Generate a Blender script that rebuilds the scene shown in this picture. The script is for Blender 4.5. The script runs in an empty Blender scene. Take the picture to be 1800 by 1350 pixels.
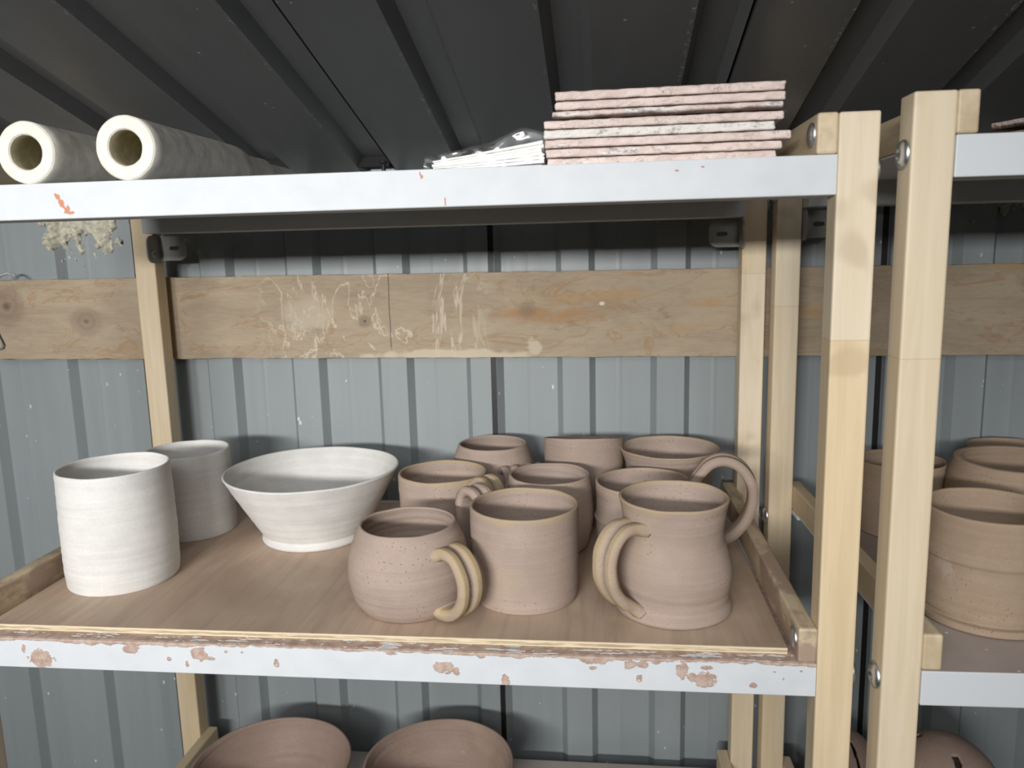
import bpy, bmesh, math, random
from mathutils import Vector, Matrix, noise
random.seed(7)
C = bpy.context.scene.collection
PI = math.pi

# ---------------------------------------------------------------- dimensions (metres; mid shelf front edge is Y=0, its top is Z=0)
PW, PD = 0.0275, 0.0237          # post width / depth
ZT, HB, ZP = 0.3783, 0.0274, 0.4064
RW, RH = 0.0144, 0.0284          # side rails
YB, XL = 0.3689, -0.7496         # back posts, left posts
ZLOW = -0.3655
FLOOR = -1.30
WY, WZ, SL = 0.435, 0.417, 0.26  # wall plane, wall/ceiling junction, ceiling slope
JZ = (0.6960, 0.7330, 0.6881, 0.6770)      # heights of the glued joints in the posts (post-local)
BT = 0.0053                      # plywood thickness

# ---------------------------------------------------------------- helpers
def tag(o, label=None, cat=None, group=None, kind=None):
    if label: o['label'] = label
    if cat: o['category'] = cat
    if group: o['group'] = group
    if kind: o['kind'] = kind
    return o

def thing(name, label, cat, loc=(0, 0, 0), rz=0.0, group=None):
    o = bpy.data.objects.new(name, None); C.objects.link(o)
    o.location = loc; o.rotation_euler = (0, 0, rz); o.empty_display_size = .03
    return tag(o, label, cat, group)

def obj(name, bm, m, parent=None, loc=(0, 0, 0), rot=(0, 0, 0), smooth=False):
    me = bpy.data.meshes.new(name)
    bmesh.ops.recalc_face_normals(bm, faces=bm.faces[:])
    bm.to_mesh(me); bm.free()
    for mm in (m if isinstance(m, (list, tuple)) else [m]): me.materials.append(mm)
    if smooth:
        for p in me.polygons: p.use_smooth = True
    o = bpy.data.objects.new(name, me); C.objects.link(o)
    o.location = loc; o.rotation_euler = rot
    if parent: o.parent = parent
    return o

def copy_tree(o, parent=None):
    c = o.copy(); C.objects.link(c)
    if parent: c.parent = parent
    for ch in [x for x in bpy.data.objects if x.parent == o]: copy_tree(ch, c)
    return c

def add_box(bm, lo, hi, bev=0.0, seg=2):
    r = bmesh.ops.create_cube(bm, size=1)
    vs = r['verts']
    for v in vs:
        v.co = Vector([lo[i] + (v.co[i] + .5) * (hi[i] - lo[i]) for i in range(3)])
    if bev:
        es = list({e for v in vs for e in v.link_edges})
        bmesh.ops.bevel(bm, geom=es, offset=bev, segments=seg, affect='EDGES', profile=.5)

def box_bm(sx, sy, sz, bev=0.0):
    bm = bmesh.new(); add_box(bm, (-sx/2, -sy/2, -sz/2), (sx/2, sy/2, sz/2), bev); return bm

def nz(x, y=0.0, z=0.0): return noise.noise(Vector((x, y, z)))
def fbm(x, y, z=0.0, o=4): return noise.fractal(Vector((x, y, z)), .6, 2.1, o)

# ---------------------------------------------------------------- node materials
def new_mat(name):
    m = bpy.data.materials.new(name); m.use_nodes = True
    nt = m.node_tree; nt.nodes.clear()
    out = nt.nodes.new('ShaderNodeOutputMaterial'); b = nt.nodes.new('ShaderNodeBsdfPrincipled')
    nt.links.new(b.outputs[0], out.inputs[0])
    return m, nt, b

class N:
    """small node-building helper"""
    def __init__(s, nt): s.nt = nt
    def put(s, sock, v):
        if hasattr(v, 'is_output'): s.nt.links.new(v, sock)
        elif v is not None: sock.default_value = v
    def coord(s, which='Object'): return s.nt.nodes.new('ShaderNodeTexCoord').outputs[which]
    def map(s, vec, scale=(1, 1, 1), loc=(0, 0, 0)):
        n = s.nt.nodes.new('ShaderNodeMapping'); s.put(n.inputs[0], vec); n.inputs['Scale'].default_value = scale; s.put(n.inputs['Location'], loc); return n.outputs[0]
    def noise(s, vec, scale=5, detail=4, rough=.55, dist=0):
        n = s.nt.nodes.new('ShaderNodeTexNoise'); s.put(n.inputs['Vector'], vec); n.inputs['Scale'].default_value = scale
        n.inputs['Detail'].default_value = detail; n.inputs['Roughness'].default_value = rough; n.inputs['Distortion'].default_value = dist; return n.outputs[0]
    def vor(s, vec, scale=5, feature='F1'):
        n = s.nt.nodes.new('ShaderNodeTexVoronoi'); n.feature = feature; s.put(n.inputs['Vector'], vec); n.inputs['Scale'].default_value = scale; return n.outputs['Distance']
    def wn(s, w):
        n = s.nt.nodes.new('ShaderNodeTexWhiteNoise'); n.noise_dimensions = '1D'; s.put(n.inputs['W'], w); return n.outputs['Value']
    def math(s, op, a, b=None, c=None, clamp=False):
        n = s.nt.nodes.new('ShaderNodeMath'); n.operation = op; n.use_clamp = clamp
        s.put(n.inputs[0], a); s.put(n.inputs[1], b); s.put(n.inputs[2], c); return n.outputs[0]
    def ramp(s, f, a, b, lo=0.0, hi=1.0):
        n = s.nt.nodes.new('ShaderNodeMapRange'); n.interpolation_type = 'SMOOTHSTEP'
        s.put(n.inputs[0], f); n.inputs[1].default_value = a; n.inputs[2].default_value = b; n.inputs[3].default_value = lo; n.inputs[4].default_value = hi; return n.outputs[0]
    def mix(s, f, a, b, mode='MIX'):
        n = s.nt.nodes.new('ShaderNodeMix'); n.data_type = 'RGBA'; n.blend_type = mode
        s.put(n.inputs[0], f)
        for i, v in ((6, a), (7, b)):
            if isinstance(v, (tuple, list)): v = tuple(v) + ((1,) if len(v) == 3 else ())
            s.put(n.inputs[i], v)
        return n.outputs[2]
    def sep(s, vec):
        n = s.nt.nodes.new('ShaderNodeSeparateXYZ'); s.put(n.inputs[0], vec); return n.outputs
    def attr(s, name):
        n = s.nt.nodes.new('ShaderNodeAttribute'); n.attribute_name = name; return n.outputs['Fac']
    def rand(s): return s.nt.nodes.new('ShaderNodeObjectInfo').outputs['Random']
    def bump(s, h, b, strength=.3, dist=.001):
        n = s.nt.nodes.new('ShaderNodeBump'); n.inputs['Strength'].default_value = strength; n.inputs['Distance'].default_value = dist
        s.put(n.inputs['Height'], h); s.nt.links.new(n.outputs[0], b.inputs['Normal'])
    def offset(s, vec, amt):   # vec + per-object random shift
        c = s.nt.nodes.new('ShaderNodeCombineXYZ')
        for i in range(3): s.put(c.inputs[i], s.math('MULTIPLY', amt, (37.0, 17.0, 53.0)[i]))
        n = s.nt.nodes.new('ShaderNodeVectorMath'); n.operation = 'ADD'; s.put(n.inputs[0], vec); s.put(n.inputs[1], c.outputs[0]); return n.outputs[0]
    def ell(s, xyz, cx, cz, rx, rz, wob=None):   # normalised distance to an ellipse in XZ
        a = s.math('DIVIDE', s.math('SUBTRACT', xyz[0], cx), rx); b = s.math('DIVIDE', s.math('SUBTRACT', xyz[2], cz), rz)
        d = s.math('SQRT', s.math('ADD', s.math('MULTIPLY', a, a), s.math('MULTIPLY', b, b)))
        return s.math('ADD', d, wob) if wob is not None else d

def mat_wood(name, axis, light=(.87, .80, .665), dark=(.77, .685, .53), clay=0.0, seg=3.1, yellow=None):
    m, nt, b = new_mat(name); n = N(nt)
    co = n.coord(); r = n.rand(); v = n.offset(co, r)
    st = [1, 1, 1]; st[axis] = .06
    g = n.noise(n.map(v, tuple(95 * x for x in st)), 1.0, 5, .6, .6)
    g2 = n.noise(n.map(v, tuple(22 * x for x in st)), 1.0, 3, .5, .4)
    col = n.mix(n.ramp(g, .3, .75), light, dark)
    col = n.mix(n.ramp(g2, .40, .75, 0, .55), col, tuple(x * .86 for x in dark))
    ax = n.sep(co)[axis]
    sid = n.math('FLOOR', n.math('ADD', n.math('MULTIPLY', ax, seg), n.math('MULTIPLY', r, 9.0)))
    tone = n.wn(n.math('ADD', sid, n.math('MULTIPLY', r, 40.0)))
    col = n.mix(n.ramp(tone, 0, 1, 0, .6), col, n.mix(.5, col, (.64, .47, .26)))
    if yellow:        # one glued joint per post; the staves above and below differ in how yellow they are
        def oat(nm):
            q = nt.nodes.new('ShaderNodeAttribute'); q.attribute_type = 'OBJECT'; q.attribute_name = nm; return q.outputs['Fac']
        up = n.math('SUBTRACT', ax, oat('joint'))
        t = n.math('ADD', n.math('MULTIPLY', n.math('GREATER_THAN', up, 0.0), oat('upper')), n.math('MULTIPLY', n.math('LESS_THAN', up, 0.0), oat('lower')))
        fade = n.noise(n.map(v, (30, 30, 2.2)), 1.0, 3)
        t = n.math('MULTIPLY', t, n.ramp(fade, .3, .65, .7, 1.2), clamp=True)
        col = n.mix(t, col, n.mix(n.ramp(g, .3, .75), (.74, .55, .30), (.62, .44, .22)))
        col = n.mix(n.ramp(n.math('ABSOLUTE', up), .0, .0007, .35, 0), col, (.35, .25, .14))
    fr = n.math('FRACT', n.math('ADD', n.math('MULTIPLY', ax, seg), n.math('MULTIPLY', r, 9.0)))
    col = n.mix(n.ramp(fr, 0.0, .006, .45, 0), col, (.25, .17, .09))
    sp = n.noise(v, 14, 2)
    col = n.mix(n.ramp(sp, .66, .74, 0, .35), col, (.42, .31, .19))
    if clay:
        k = n.noise(n.map(v, (1, .5, 1)), 26, 4, .6)
        col = n.mix(n.ramp(k, .60 - .3 * clay, .72 - .3 * clay, 0, .85), col, (.36, .255, .195))
    n.put(b.inputs['Base Color'], col); b.inputs['Roughness'].default_value = .55
    n.bump(g, b, .12, .0006)
    return m

def mat_clay(name, base=(.405, .315, .265), tancol=(.47, .36, .21), rough=.8, ring=.35):
    m, nt, b = new_mat(name); n = N(nt)
    co = n.coord(); v = n.offset(co, n.rand())
    a = n.noise(v, 28, 4, .55); s = n.noise(n.map(v, (6, 6, 190)), 1.0, 3, .6); f = n.noise(v, 420, 3, .6)
    col = n.mix(n.ramp(a, .3, .7), tuple(x * .93 for x in base), tuple(min(1, x * 1.07) for x in base))
    col = n.mix(n.ramp(s, .48, .75, 0, .55), col, tuple(min(1, x * 1.17) for x in base)); col = n.mix(n.ramp(s, .28, .42, .35, 0), col, tuple(x * .82 for x in base)); col = n.mix(n.ramp(f, .35, .7, .22, 0), col, tuple(x * .8 for x in base))
    blush = n.noise(v, 11, 3, .5)
    col = n.mix(n.ramp(blush, .56, .72, 0, .38), col, (.44, .345, .25))
    pale = n.noise(n.map(v, (40, 40, 16)), 1.0, 4, .65)
    col = n.mix(n.ramp(pale, .66, .76, 0, .4), col, (.53, .44, .385))
    pit = n.vor(v, 260)
    col = n.mix(n.math('MULTIPLY', n.ramp(pit, .10, .2, 1, 0), n.ramp(a, .47, .58, 0, .9)), col, (.2, .14, .11))
    t = n.math('MULTIPLY', n.attr('tan'), n.ramp(n.noise(v, 60, 3), .25, .6, .55, 1))
    col = n.mix(t, col, tancol)
    n.put(b.inputs['Base Color'], col); b.inputs['Roughness'].default_value = rough
    b.inputs['Specular IOR Level'].default_value = .25
    h = n.math('ADD', n.math('MULTIPLY', s, ring * 2), n.math('ADD', n.math('MULTIPLY', f, .25), n.math('MULTIPLY', a, .5)))
    n.bump(h, b, .45, .0012)
    return m

def mat_plain(name, col, rough=.5, metal=0.0, nscale=30, var=.08, spec=.5, bump=0.0):
    m, nt, b = new_mat(name); n = N(nt)
    v = n.offset(n.coord(), n.rand()); a = n.noise(v, nscale, 4)
    c = n.mix(n.ramp(a, .3, .7), tuple(x * (1 - var) for x in col), tuple(min(1, x * (1 + var)) for x in col))
    n.put(b.inputs['Base Color'], c); b.inputs['Roughness'].default_value = rough; b.inputs['Metallic'].default_value = metal
    b.inputs['Specular IOR Level'].default_value = spec
    if bump: n.bump(a, b, bump, .001)
    return m

def mat_sheet(name, base, speck, rough, spec=.5, specden=.5, streak=(1, 1, .05), edge=False):
    """painted corrugated steel: faint streaks, dust specks"""
    m, nt, b = new_mat(name); n = N(nt)
    co = n.coord()
    st = n.noise(n.map(co, tuple(40 * x for x in streak)), 1.0, 4, .6)
    bl = n.noise(co, 3.5, 3)
    col = n.mix(n.ramp(st, .3, .75, 0, 1), tuple(x * .965 for x in base), tuple(x * 1.035 for x in base))
    col = n.mix(n.ramp(bl, .45, .7, 0, .25), col, tuple(x * .85 for x in base))
    vo = n.vor(n.map(co, (1, 1, .5)), 95); gate = n.noise(co, 60, 1); size = n.ramp(n.noise(co, 23, 2), .45, .75, .02, .17)
    fl = n.math('MULTIPLY', n.math('LESS_THAN', vo, size), n.ramp(gate, specden, specden + .12, 0, .85))
    col = n.mix(fl, col, speck)
    if edge:      # crusty specks along the left lip of every trough
        u = n.math('FRACT', n.math('ADD', n.math('DIVIDE', n.math('SUBTRACT', n.sep(co)[0], P0 - .004), PP), 40.0))
        near = n.ramp(u, .008, .05, 1, 0)
        grit = n.ramp(n.noise(n.map(co, (420, 260, 1)), 1.0, 3, .7), .56, .64)
        patchy = n.ramp(n.noise(n.map(co, (3, 9, 1)), 1.0, 3), .42, .6)
        col = n.mix(n.math('MULTIPLY', n.math('MULTIPLY', near, grit), patchy), col, (.40, .40, .39))
    n.put(b.inputs['Base Color'], col)
    n.put(b.inputs['Roughness'], n.ramp(st, .2, .8, rough - .07, rough + .08)); b.inputs['Specular IOR Level'].default_value = spec
    return m

WOOD_Z = mat_wood('post wood', 2, seg=.01, yellow=True)
WOOD_Y = mat_wood('rail wood', 1, (.72, .60, .42), (.58, .46, .30))
WOOD_YC = mat_wood('clay smeared rail wood', 1, (.70, .59, .42), (.56, .45, .30), clay=.5)
CLAY = mat_clay('pink grey clay')
CLAY_DK = mat_clay('brown clay', (.325, .235, .19), (.35, .25, .175), .6)
CLAY_TAN = mat_clay('tan clay', (.385, .285, .205), (.45, .335, .21))
WHITE_CLAY = mat_clay('white porcelain clay', (.70, .69, .665), (.70, .68, .63), .7, .25)
def retint_white():
    nt = WHITE_CLAY.node_tree
    for nd in nt.nodes:
        if nd.bl_idname == 'ShaderNodeMix':
            c = nd.inputs[7].default_value
            if abs(c[0] - .44) < 1e-3: nd.inputs[7].default_value = (.70, .68, .65, 1)
            if abs(c[0] - .53) < 1e-3: nd.inputs[7].default_value = (.79, .785, .765, 1)
            if abs(c[0] - .2) < 1e-3: nd.inputs[7].default_value = (.69, .675, .645, 1)
retint_white()
P0, PP = -.714, .1257      # roof trough origin and pitch
WALLM = mat_sheet('blue grey wall paint', (.285, .315, .325), (.74, .76, .76), .46, .5, .43)
CEILM = mat_sheet('charcoal ceiling paint', (.120, .122, .123), (.36, .365, .365), .33, .5, .50, (1, .05, 1), True)
STEEL = mat_plain('zinc steel', (.62, .64, .66), .40, 1.0, 60, .05)
GREYPL = mat_plain('dark grey bracket metal', (.34, .34, .32), .38, .25, 40, .06)
BLACK = mat_plain('black gap shade and screw', (.006, .006, .007), .5, 0, 30, .1)
SHEETW = mat_plain('white fibre sheet', (.84, .84, .80), .85, 0, 200, .04, .2, .3)
TUBE_END = mat_plain('cream refractory end', (.80, .77, .68), .9, 0, 90, .08, .2, .6)
TUBE_IN = mat_plain('olive cream tube bore', (.50, .45, .30), .9, 0, 120, .12, .2, .4)
TUBE_OUT = mat_plain('glazed tube side lifted for light', (.84, .80, .72), .45, 0, 70, .12, .5, .8)  # side colour lifted to offset the grazing light that greys it
FOAM = mat_plain('yellowed foam', (.52, .50, .40), .9, 0, 120, .22, .2, .8)

def mat_shelf():
    m, nt, b = new_mat('white shelf enamel'); n = N(nt)
    co = n.coord(); v = n.noise(co, 40, 4); sm = n.noise(n.map(co, (10, 10, 26)), 1.0, 3)
    col = n.mix(n.ramp(v, .3, .7), (.63, .66, .69), (.67, .695, .72))
    col = n.mix(n.ramp(sm, .56, .78, 0, .4), col, (.53, .565, .60))
    k = n.attr('clay'); cv = n.noise(co, 130, 3)
    cc = n.mix(n.ramp(cv, .35, .65), (.41, .29, .235), (.54, .42, .35))
    col = n.mix(n.ramp(k, .35, .65), col, cc)
    o = n.attr('rust'); col = n.mix(n.ramp(o, .35, .65), col, (.58, .25, .15))
    n.put(b.inputs['Base Color'], col); n.put(b.inputs['Roughness'], n.ramp(k, .3, .6, .60, .8)); b.inputs['Specular IOR Level'].default_value = .3
    n.bump(n.math('ADD', k, o), b, .4, .0008)
    return m
SHELF = mat_shelf()
SHELF_CLEAN = mat_plain('clean white shelf enamel', (.80, .82, .84), .4, 0, 30, .03)

def mat_clayshelf():
    m, nt, b = new_mat('clay washed shelf enamel'); n = N(nt)
    co = n.coord(); xyz = n.sep(co); nrm = n.sep(nt.nodes.new('ShaderNodeNewGeometry').outputs['Normal'])
    top = n.ramp(nrm[2], .6, .8)
    v = n.noise(co, 24, 4)
    dust = n.mix(n.ramp(v, .3, .7), (.40, .345, .31), (.46, .40, .365))
    fl = n.ramp(n.vor(co, 60), .06, .1, 1, 0)
    dust = n.mix(fl, dust, (.75, .72, .68))
    col = n.mix(top, (.67, .695, .72), dust)
    n.put(b.inputs['Base Color'], col); b.inputs['Roughness'].default_value = .5
    return m
SHELF_DUSTY = mat_clayshelf()

def mat_ply():
    m, nt, b = new_mat('clay stained plywood'); n = N(nt)
    co = n.coord(); xyz = n.sep(co); nrm = n.sep(nt.nodes.new('ShaderNodeNewGeometry').outputs['Normal'])
    g = n.noise(n.map(co, (90, 6, 20)), 1.0, 5, .6, .5); w = n.noise(n.map(co, (7, 3.5, 1)), 1.0, 4, .55, .7); w2 = n.noise(n.map(co, (16, 5, 1)), 1.0, 3, .6, 1.2)
    col = n.mix(n.ramp(w, .3, .7), (.37, .265, .19), (.58, .45, .34))
    col = n.mix(n.ramp(w2, .52, .72, 0, .6), col, (.45, .30, .215))
    col = n.mix(n.ramp(g, .4, .75, 0, .5), col, (.33, .235, .17))
    fleck = n.math('MULTIPLY', n.ramp(n.noise(n.map(co, (60, 18, 1)), 1.0, 5, .7), .68, .76, 0, .7), n.ramp(n.noise(co, 5, 2), .48, .6))
    col = n.mix(fleck, col, (.58, .50, .45))
    e = n.noise(n.map(co, (120, 120, 900)), 1.0, 3, .6); zz = n.math('ADD', xyz[2], n.math('MULTIPLY', n.math('SUBTRACT', e, .5), .0009))
    band = n.math('ABSOLUTE', n.math('SUBTRACT', zz, .0024)); mid = n.ramp(band, .0009, .0016, 1, 0)
    edge = n.mix(n.math('MULTIPLY', mid, n.ramp(n.noise(n.map(co, (35, 1, 600)), 1.0, 4), .32, .6)), (.72, .62, .43), (.40, .31, .20))
    spots = n.ramp(n.noise(n.map(co, (50, 1, 260)), 1.0, 3), .70, .76); edge = n.mix(spots, edge, (.12, .07, .04))
    edge = n.mix(n.ramp(zz, .0047, .0054), edge, (.42, .30, .22))
    col = n.mix(n.ramp(nrm[2], .5, .7), edge, col)
    n.put(b.inputs['Base Color'], col); b.inputs['Roughness'].default_value = .62; n.bump(g, b, .15, .0006)
    return m
PLY = mat_ply()

def mat_plank():
    m, nt, b = new_mat('weathered plank'); n = N(nt)
    co = n.coord(); xyz = n.sep(co)
    wob = n.math('MULTIPLY', n.math('SUBTRACT', n.noise(co, 22, 4, .6), .5), .9)
    grain = n.noise(n.map(co, (5, 60, 70)), 1.0, 6, .65, 1.5); big = n.noise(n.map(co, (5, 12, 16)), 1.0, 4, .6, 1.0)
    col = n.mix(n.ramp(big, .3, .7), (.335, .262, .185), (.45, .36, .255))
    col = n.mix(n.ramp(grain, .45, .8, 0, .5), col, (.27, .195, .125))
    mott = n.noise(co, 45, 5, .65)
    col = n.mix(n.ramp(mott, .54, .72, 0, .55), col, (.285, .245, .185)); fine = n.noise(n.map(co, (60, 200, 420)), 1.0, 5, .7, .4); col = n.mix(n.ramp(fine, .35, .75, 0, .42), col, (.50, .415, .30)); col = n.mix(n.ramp(n.noise(n.map(co, (22, 60, 60), (9, 0, 4)), 1.0, 5, .7), .6, .74, 0, .6), col, (.22, .17, .12))
    # warm resin streaks: a thin contour of a stretched noise field, mostly on the right half
    fld = n.noise(n.map(co, (7.5, 20, 22), (3.1, 0, .6)), 1.0, 4, .6, .8)
    streak = n.ramp(n.math('ABSOLUTE', n.math('SUBTRACT', fld, .55)), .0, .018, .5, 0)
    col = n.mix(streak, col, (.36, .20, .08))
    warm = n.ramp(n.noise(n.map(co, (6, 20, 26), (1.7, 0, 2.2)), 1.0, 4, .6), .55, .7, 0, .6)
    col = n.mix(n.math('MULTIPLY', warm, n.ramp(xyz[0], -.15, .35, .2, 1)), col, (.46, .27, .10))
    # resin flare right of the middle
    fl = n.ramp(n.ell(xyz, .10, .0, .075, .012, n.math('MULTIPLY', n.math('SUBTRACT', n.noise(n.map(co, (14, 20, 46)), 1.0, 5, .65, 1.2), .5), 3.2)), .3, 1.25, .7, 0); col = n.mix(fl, col, (.40, .215, .075))
    # pale salt tide lines around the middle
    salt = n.noise(n.map(co, (9, 20, 5), (.4, 0, .9)), 1.0, 5, .62, .9)
    line = n.math('ADD', n.ramp(n.math('ABSOLUTE', n.math('SUBTRACT', salt, .49)), .0, .012, .8, 0), n.ramp(n.math('ABSOLUTE', n.math('SUBTRACT', salt, .575)), .0, .010, .7, 0), clamp=True)
    where = n.math('MULTIPLY', n.ramp(xyz[0], -.30, -.23), n.ramp(xyz[0], -.03, .04, 1, 0))
    col = n.mix(n.math('MULTIPLY', line, where), col, (.66, .58, .46))
    patch = n.ramp(n.ell(xyz, -.215, .002, .028, .02, n.math('MULTIPLY', wob, 2.4)), .6, 1.3, .55, 0); col = n.mix(patch, col, (.56, .49, .385))
    blob = n.ramp(n.ell(xyz, .079, -.040, .010, .010, n.math('MULTIPLY', n.math('SUBTRACT', n.noise(co, 75, 5, .65), .5), 2.6)), .6, 1.1, .8, 0); col = n.mix(blob, col, (.60, .52, .40))
    bot = n.ramp(n.ell(xyz, -.03, -.052, .10, .009, n.math('MULTIPLY', wob, 2.2)), .7, 1.1, .8, 0); col = n.mix(bot, col, (.64, .55, .42))
    dot = n.ramp(n.ell(xyz, .163, .013, .004, .0028, wob), .7, 1.0, .9, 0); col = n.mix(dot, col, (.74, .70, .62))
    # knots with rings and a dark heart
    for cx, cz, r, dk in ((-.523, -.003, .020, .8), (-.637, .018, .024, .7), (-.140, -.006, .008, .8), (.070, .006, .011, .6)):
        d = n.ell(xyz, cx, cz, r * 1.15, r, n.math('MULTIPLY', wob, .9))
        rings = n.math('SINE', n.math('MULTIPLY', d, 15.0))
        col = n.mix(n.math('MULTIPLY', n.ramp(d, .6, 1.3, .7, 0), n.ramp(rings, -1, 1, .75, 1)), col, (.24, .175, .125))
        col = n.mix(n.ramp(d, .0, .35, dk, 0), col, (.09, .06, .04))
    # saw mark
    wx = n.math('ADD', xyz[0], n.math('MULTIPLY', n.noise(co, 30, 2), .003))
    sc = n.math('MULTIPLY', n.ramp(n.math('ABSOLUTE', n.math('SUBTRACT', wx, -.1055)), .0004, .0010, .85, 0), n.ramp(xyz[2], -.045, -.038))
    col = n.mix(sc, col, (.10, .085, .075))
    n.put(b.inputs['Base Color'], col); b.inputs['Roughness'].default_value = .75; n.bump(n.math('ADD', grain, mott), b, .3, .0012)
    return m
PLANK = mat_plank()

def mat_slab(name, white=.0, dark=.0):
    m, nt, b = new_mat(name); n = N(nt)
    co = n.coord(); v = n.offset(co, n.rand()); xyz = n.sep(co)
    a = n.noise(n.map(v, (1, 1, 2)), 70, 5, .65); l = n.noise(n.map(v, (1, 1, 2.5)), 16, 4, .6)
    col = n.mix(n.ramp(a, .3, .7), (.66, .535, .49), (.80, .67, .62))
    crack = n.ramp(n.math('ABSOLUTE', n.math('SUBTRACT', n.noise(n.map(v, (1, 1, 1.6)), 75, 3, .5, .8), .5)), 0, .014, .75, 0)
    col = n.mix(n.math('MULTIPLY', crack, n.ramp(l, .4, .6, .25, 1)), col, (.27, .205, .18))
    gp = n.ramp(l, .60 - .22 * white, .68 - .22 * white, 0, .9)
    grey = n.mix(n.ramp(n.noise(n.map(v, (1, 1, 2)), 130, 5, .75), .40 - .04 * white, .56 - .04 * white), (.36, .33, .32), (.80, .775, .73))
    col = n.mix(gp, col, grey)
    if dark:
        z = n.ramp(n.math('ADD', xyz[2], n.math('MULTIPLY', n.math('SUBTRACT', a, .5), .004)), -.0016, .0008, dark, 0)
        col = n.mix(n.math('MULTIPLY', z, n.ramp(l, .30, .42)), col, (.07, .042, .03))
        rr = n.ramp(n.vor(n.map(v, (1, 1, 1)), 22), .12, .2, .8, 0); col = n.mix(n.math('MULTIPLY', rr, n.ramp(a, .5, .55)), col, (.28, .11, .05))
    n.put(b.inputs['Base Color'], col); b.inputs['Roughness'].default_value = .9; b.inputs['Specular IOR Level'].default_value = .15
    n.bump(n.math('ADD', a, n.noise(v, 260, 4)), b, .7, .0015)
    return m
SLAB = mat_slab('pink batt wash slab'); SLAB_W = mat_slab('white streaked slab', 2.0); SLAB_D = mat_slab('dark stained slab', .3, .95)
SLAB_T = mat_plain('tan broken slab', (.40, .33, .26), .9, 0, 60, .2, .2, .6)

def mat_film():
    m, nt, b = new_mat('clear plastic film'); n = N(nt)
    nt.nodes.remove(b); g = nt.nodes.new('ShaderNodeBsdfGlossy'); g.inputs['Roughness'].default_value = .16; g.inputs['Color'].default_value = (1, 1, 1, 1)
    f = nt.nodes.new('ShaderNodeLayerWeight'); f.inputs[0].default_value = .30
    t = nt.nodes.new('ShaderNodeBsdfTransparent'); mx = nt.nodes.new('ShaderNodeMixShader')
    fac = n.math('ADD', n.math('MULTIPLY', f.outputs['Facing'], .30), .035, clamp=True)
    nt.links.new(fac, mx.inputs[0]); nt.links.new(t.outputs[0], mx.inputs[1]); nt.links.new(g.outputs[0], mx.inputs[2])
    out = [x for x in nt.nodes if x.bl_idname == 'ShaderNodeOutputMaterial'][0]; nt.links.new(mx.outputs[0], out.inputs[0])
    return m
FILM = mat_film()

# ---------------------------------------------------------------- setting: corrugated wall, sloping ceiling, floor
RIB0, RIBP = -.174, .1195
def wall_profile(x0, x1):
    pts = []
    k = math.floor((x0 - RIB0) / RIBP) - 1
    seams = {-1: 1, 3: 1, -5: 1, 7: 1, -9: 1}
    while RIB0 + k * RIBP < x1 + .1:
        c = RIB0 + k * RIBP
        pts += [(c - .046, 0), (c - .0385, .012)]
        if k in seams: pts += [(c - .0120, .012), (c - .0119, -.002), (c - .0046, -.002), (c - .0045, .012)]
        pts += [(c - .0042, .012), (c + .0035, 0)]
        # two faint stiffening creases in the wide pan
        pts += [(c + .030, 0), (c + .034, .0003), (c + .038, 0)]
        k += 1
    return pts
def wall_off(x):
    u = (x - RIB0 + .046) % RIBP
    if u < .0075: return .012 * u / .0075
    if u < .0418: return .012
    if u < .0495: return .012 * (1 - (u - .0418) / .0077)
    return 0.0
bm = bmesh.new(); pr = wall_profile(-2.0, 1.7); prev = None
for x, d in pr:
    a = bm.verts.new((x, WY - d, FLOOR)); b_ = bm.verts.new((x, WY - d, WZ + .02))
    if prev: bm.faces.new((prev[0], a, b_, prev[1]))
    prev = (a, b_)
w = obj('wall_back', bm, WALLM); tag(w, 'blue-grey painted corrugated steel back wall', 'wall', kind='structure')
def seam(nm, k, lab):
    c = RIB0 + k * RIBP; bm = bmesh.new(); add_box(bm, (c - .0118, WY - .0105, FLOOR), (c - .0047, WY + .0015, WZ))  # solid black strip stands in for the shade inside the open panel gap
    tag(obj(nm, bm, BLACK), lab, 'seam', kind='structure')
seam('trim_1', -1, 'black vertical panel joint on back wall behind the mugs')
seam('trim_2', 3, 'black vertical panel joint on back wall behind the right-hand rack')

bm = bmesh.new(); prev = None; P0, PP = -.714, .1257
pts = []
for k in range(-10, 19):
    a = P0 + k * PP
    pts += [(a, 0), (a + .0085, .014)]
    if k % 3 == 2:    # sheet lap: a narrow open joint along the right-hand foot of the trough
        pts += [(a + .0365, .014), (a + .0430, .002), (a + .0431, .016), (a + .0462, .016), (a + .0463, 0)]
    else:
        pts += [(a + .0330, .014), (a + .0410, 0)]
L0 = WY; L1 = -.62
for x, d in pts:
    q = []
    for y in (L0, L1):
        z = WZ + SL * (WY - y) + d
        q.append(bm.verts.new((x, y, z)))
    if prev: bm.faces.new((prev[0], q[0], q[1], prev[1]))
    prev = q
tag(obj('ceiling', bm, CEILM), 'dark charcoal corrugated steel roof sloping down to the back wall', 'ceiling', kind='structure')
bm = bmesh.new()
for k in range(-10, 19):     # added black blocks darkening the troughs where lit wall would show
    a = P0 + k * PP; add_box(bm, (a + .0005, WY - .034, WZ + SL * .034 + .0004), (a + .0405, WY - .0005, WZ + SL * .034 + .0125))
tag(obj('trim_3', bm, mat_plain('black trough filler', (.012, .012, .012), .9)), 'added black blocks darkening the roof troughs along the top of the back wall', 'trim', kind='structure')
bm = bmesh.new(); add_box(bm, (-2.0, -2.9, FLOOR - .05), (1.7, WY + .02, FLOOR))
tag(obj('floor', bm, mat_plain('grey concrete', (.20, .19, .18), .8, 0, 8, .15)), 'grey concrete floor under the racks', 'floor', kind='structure')

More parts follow.
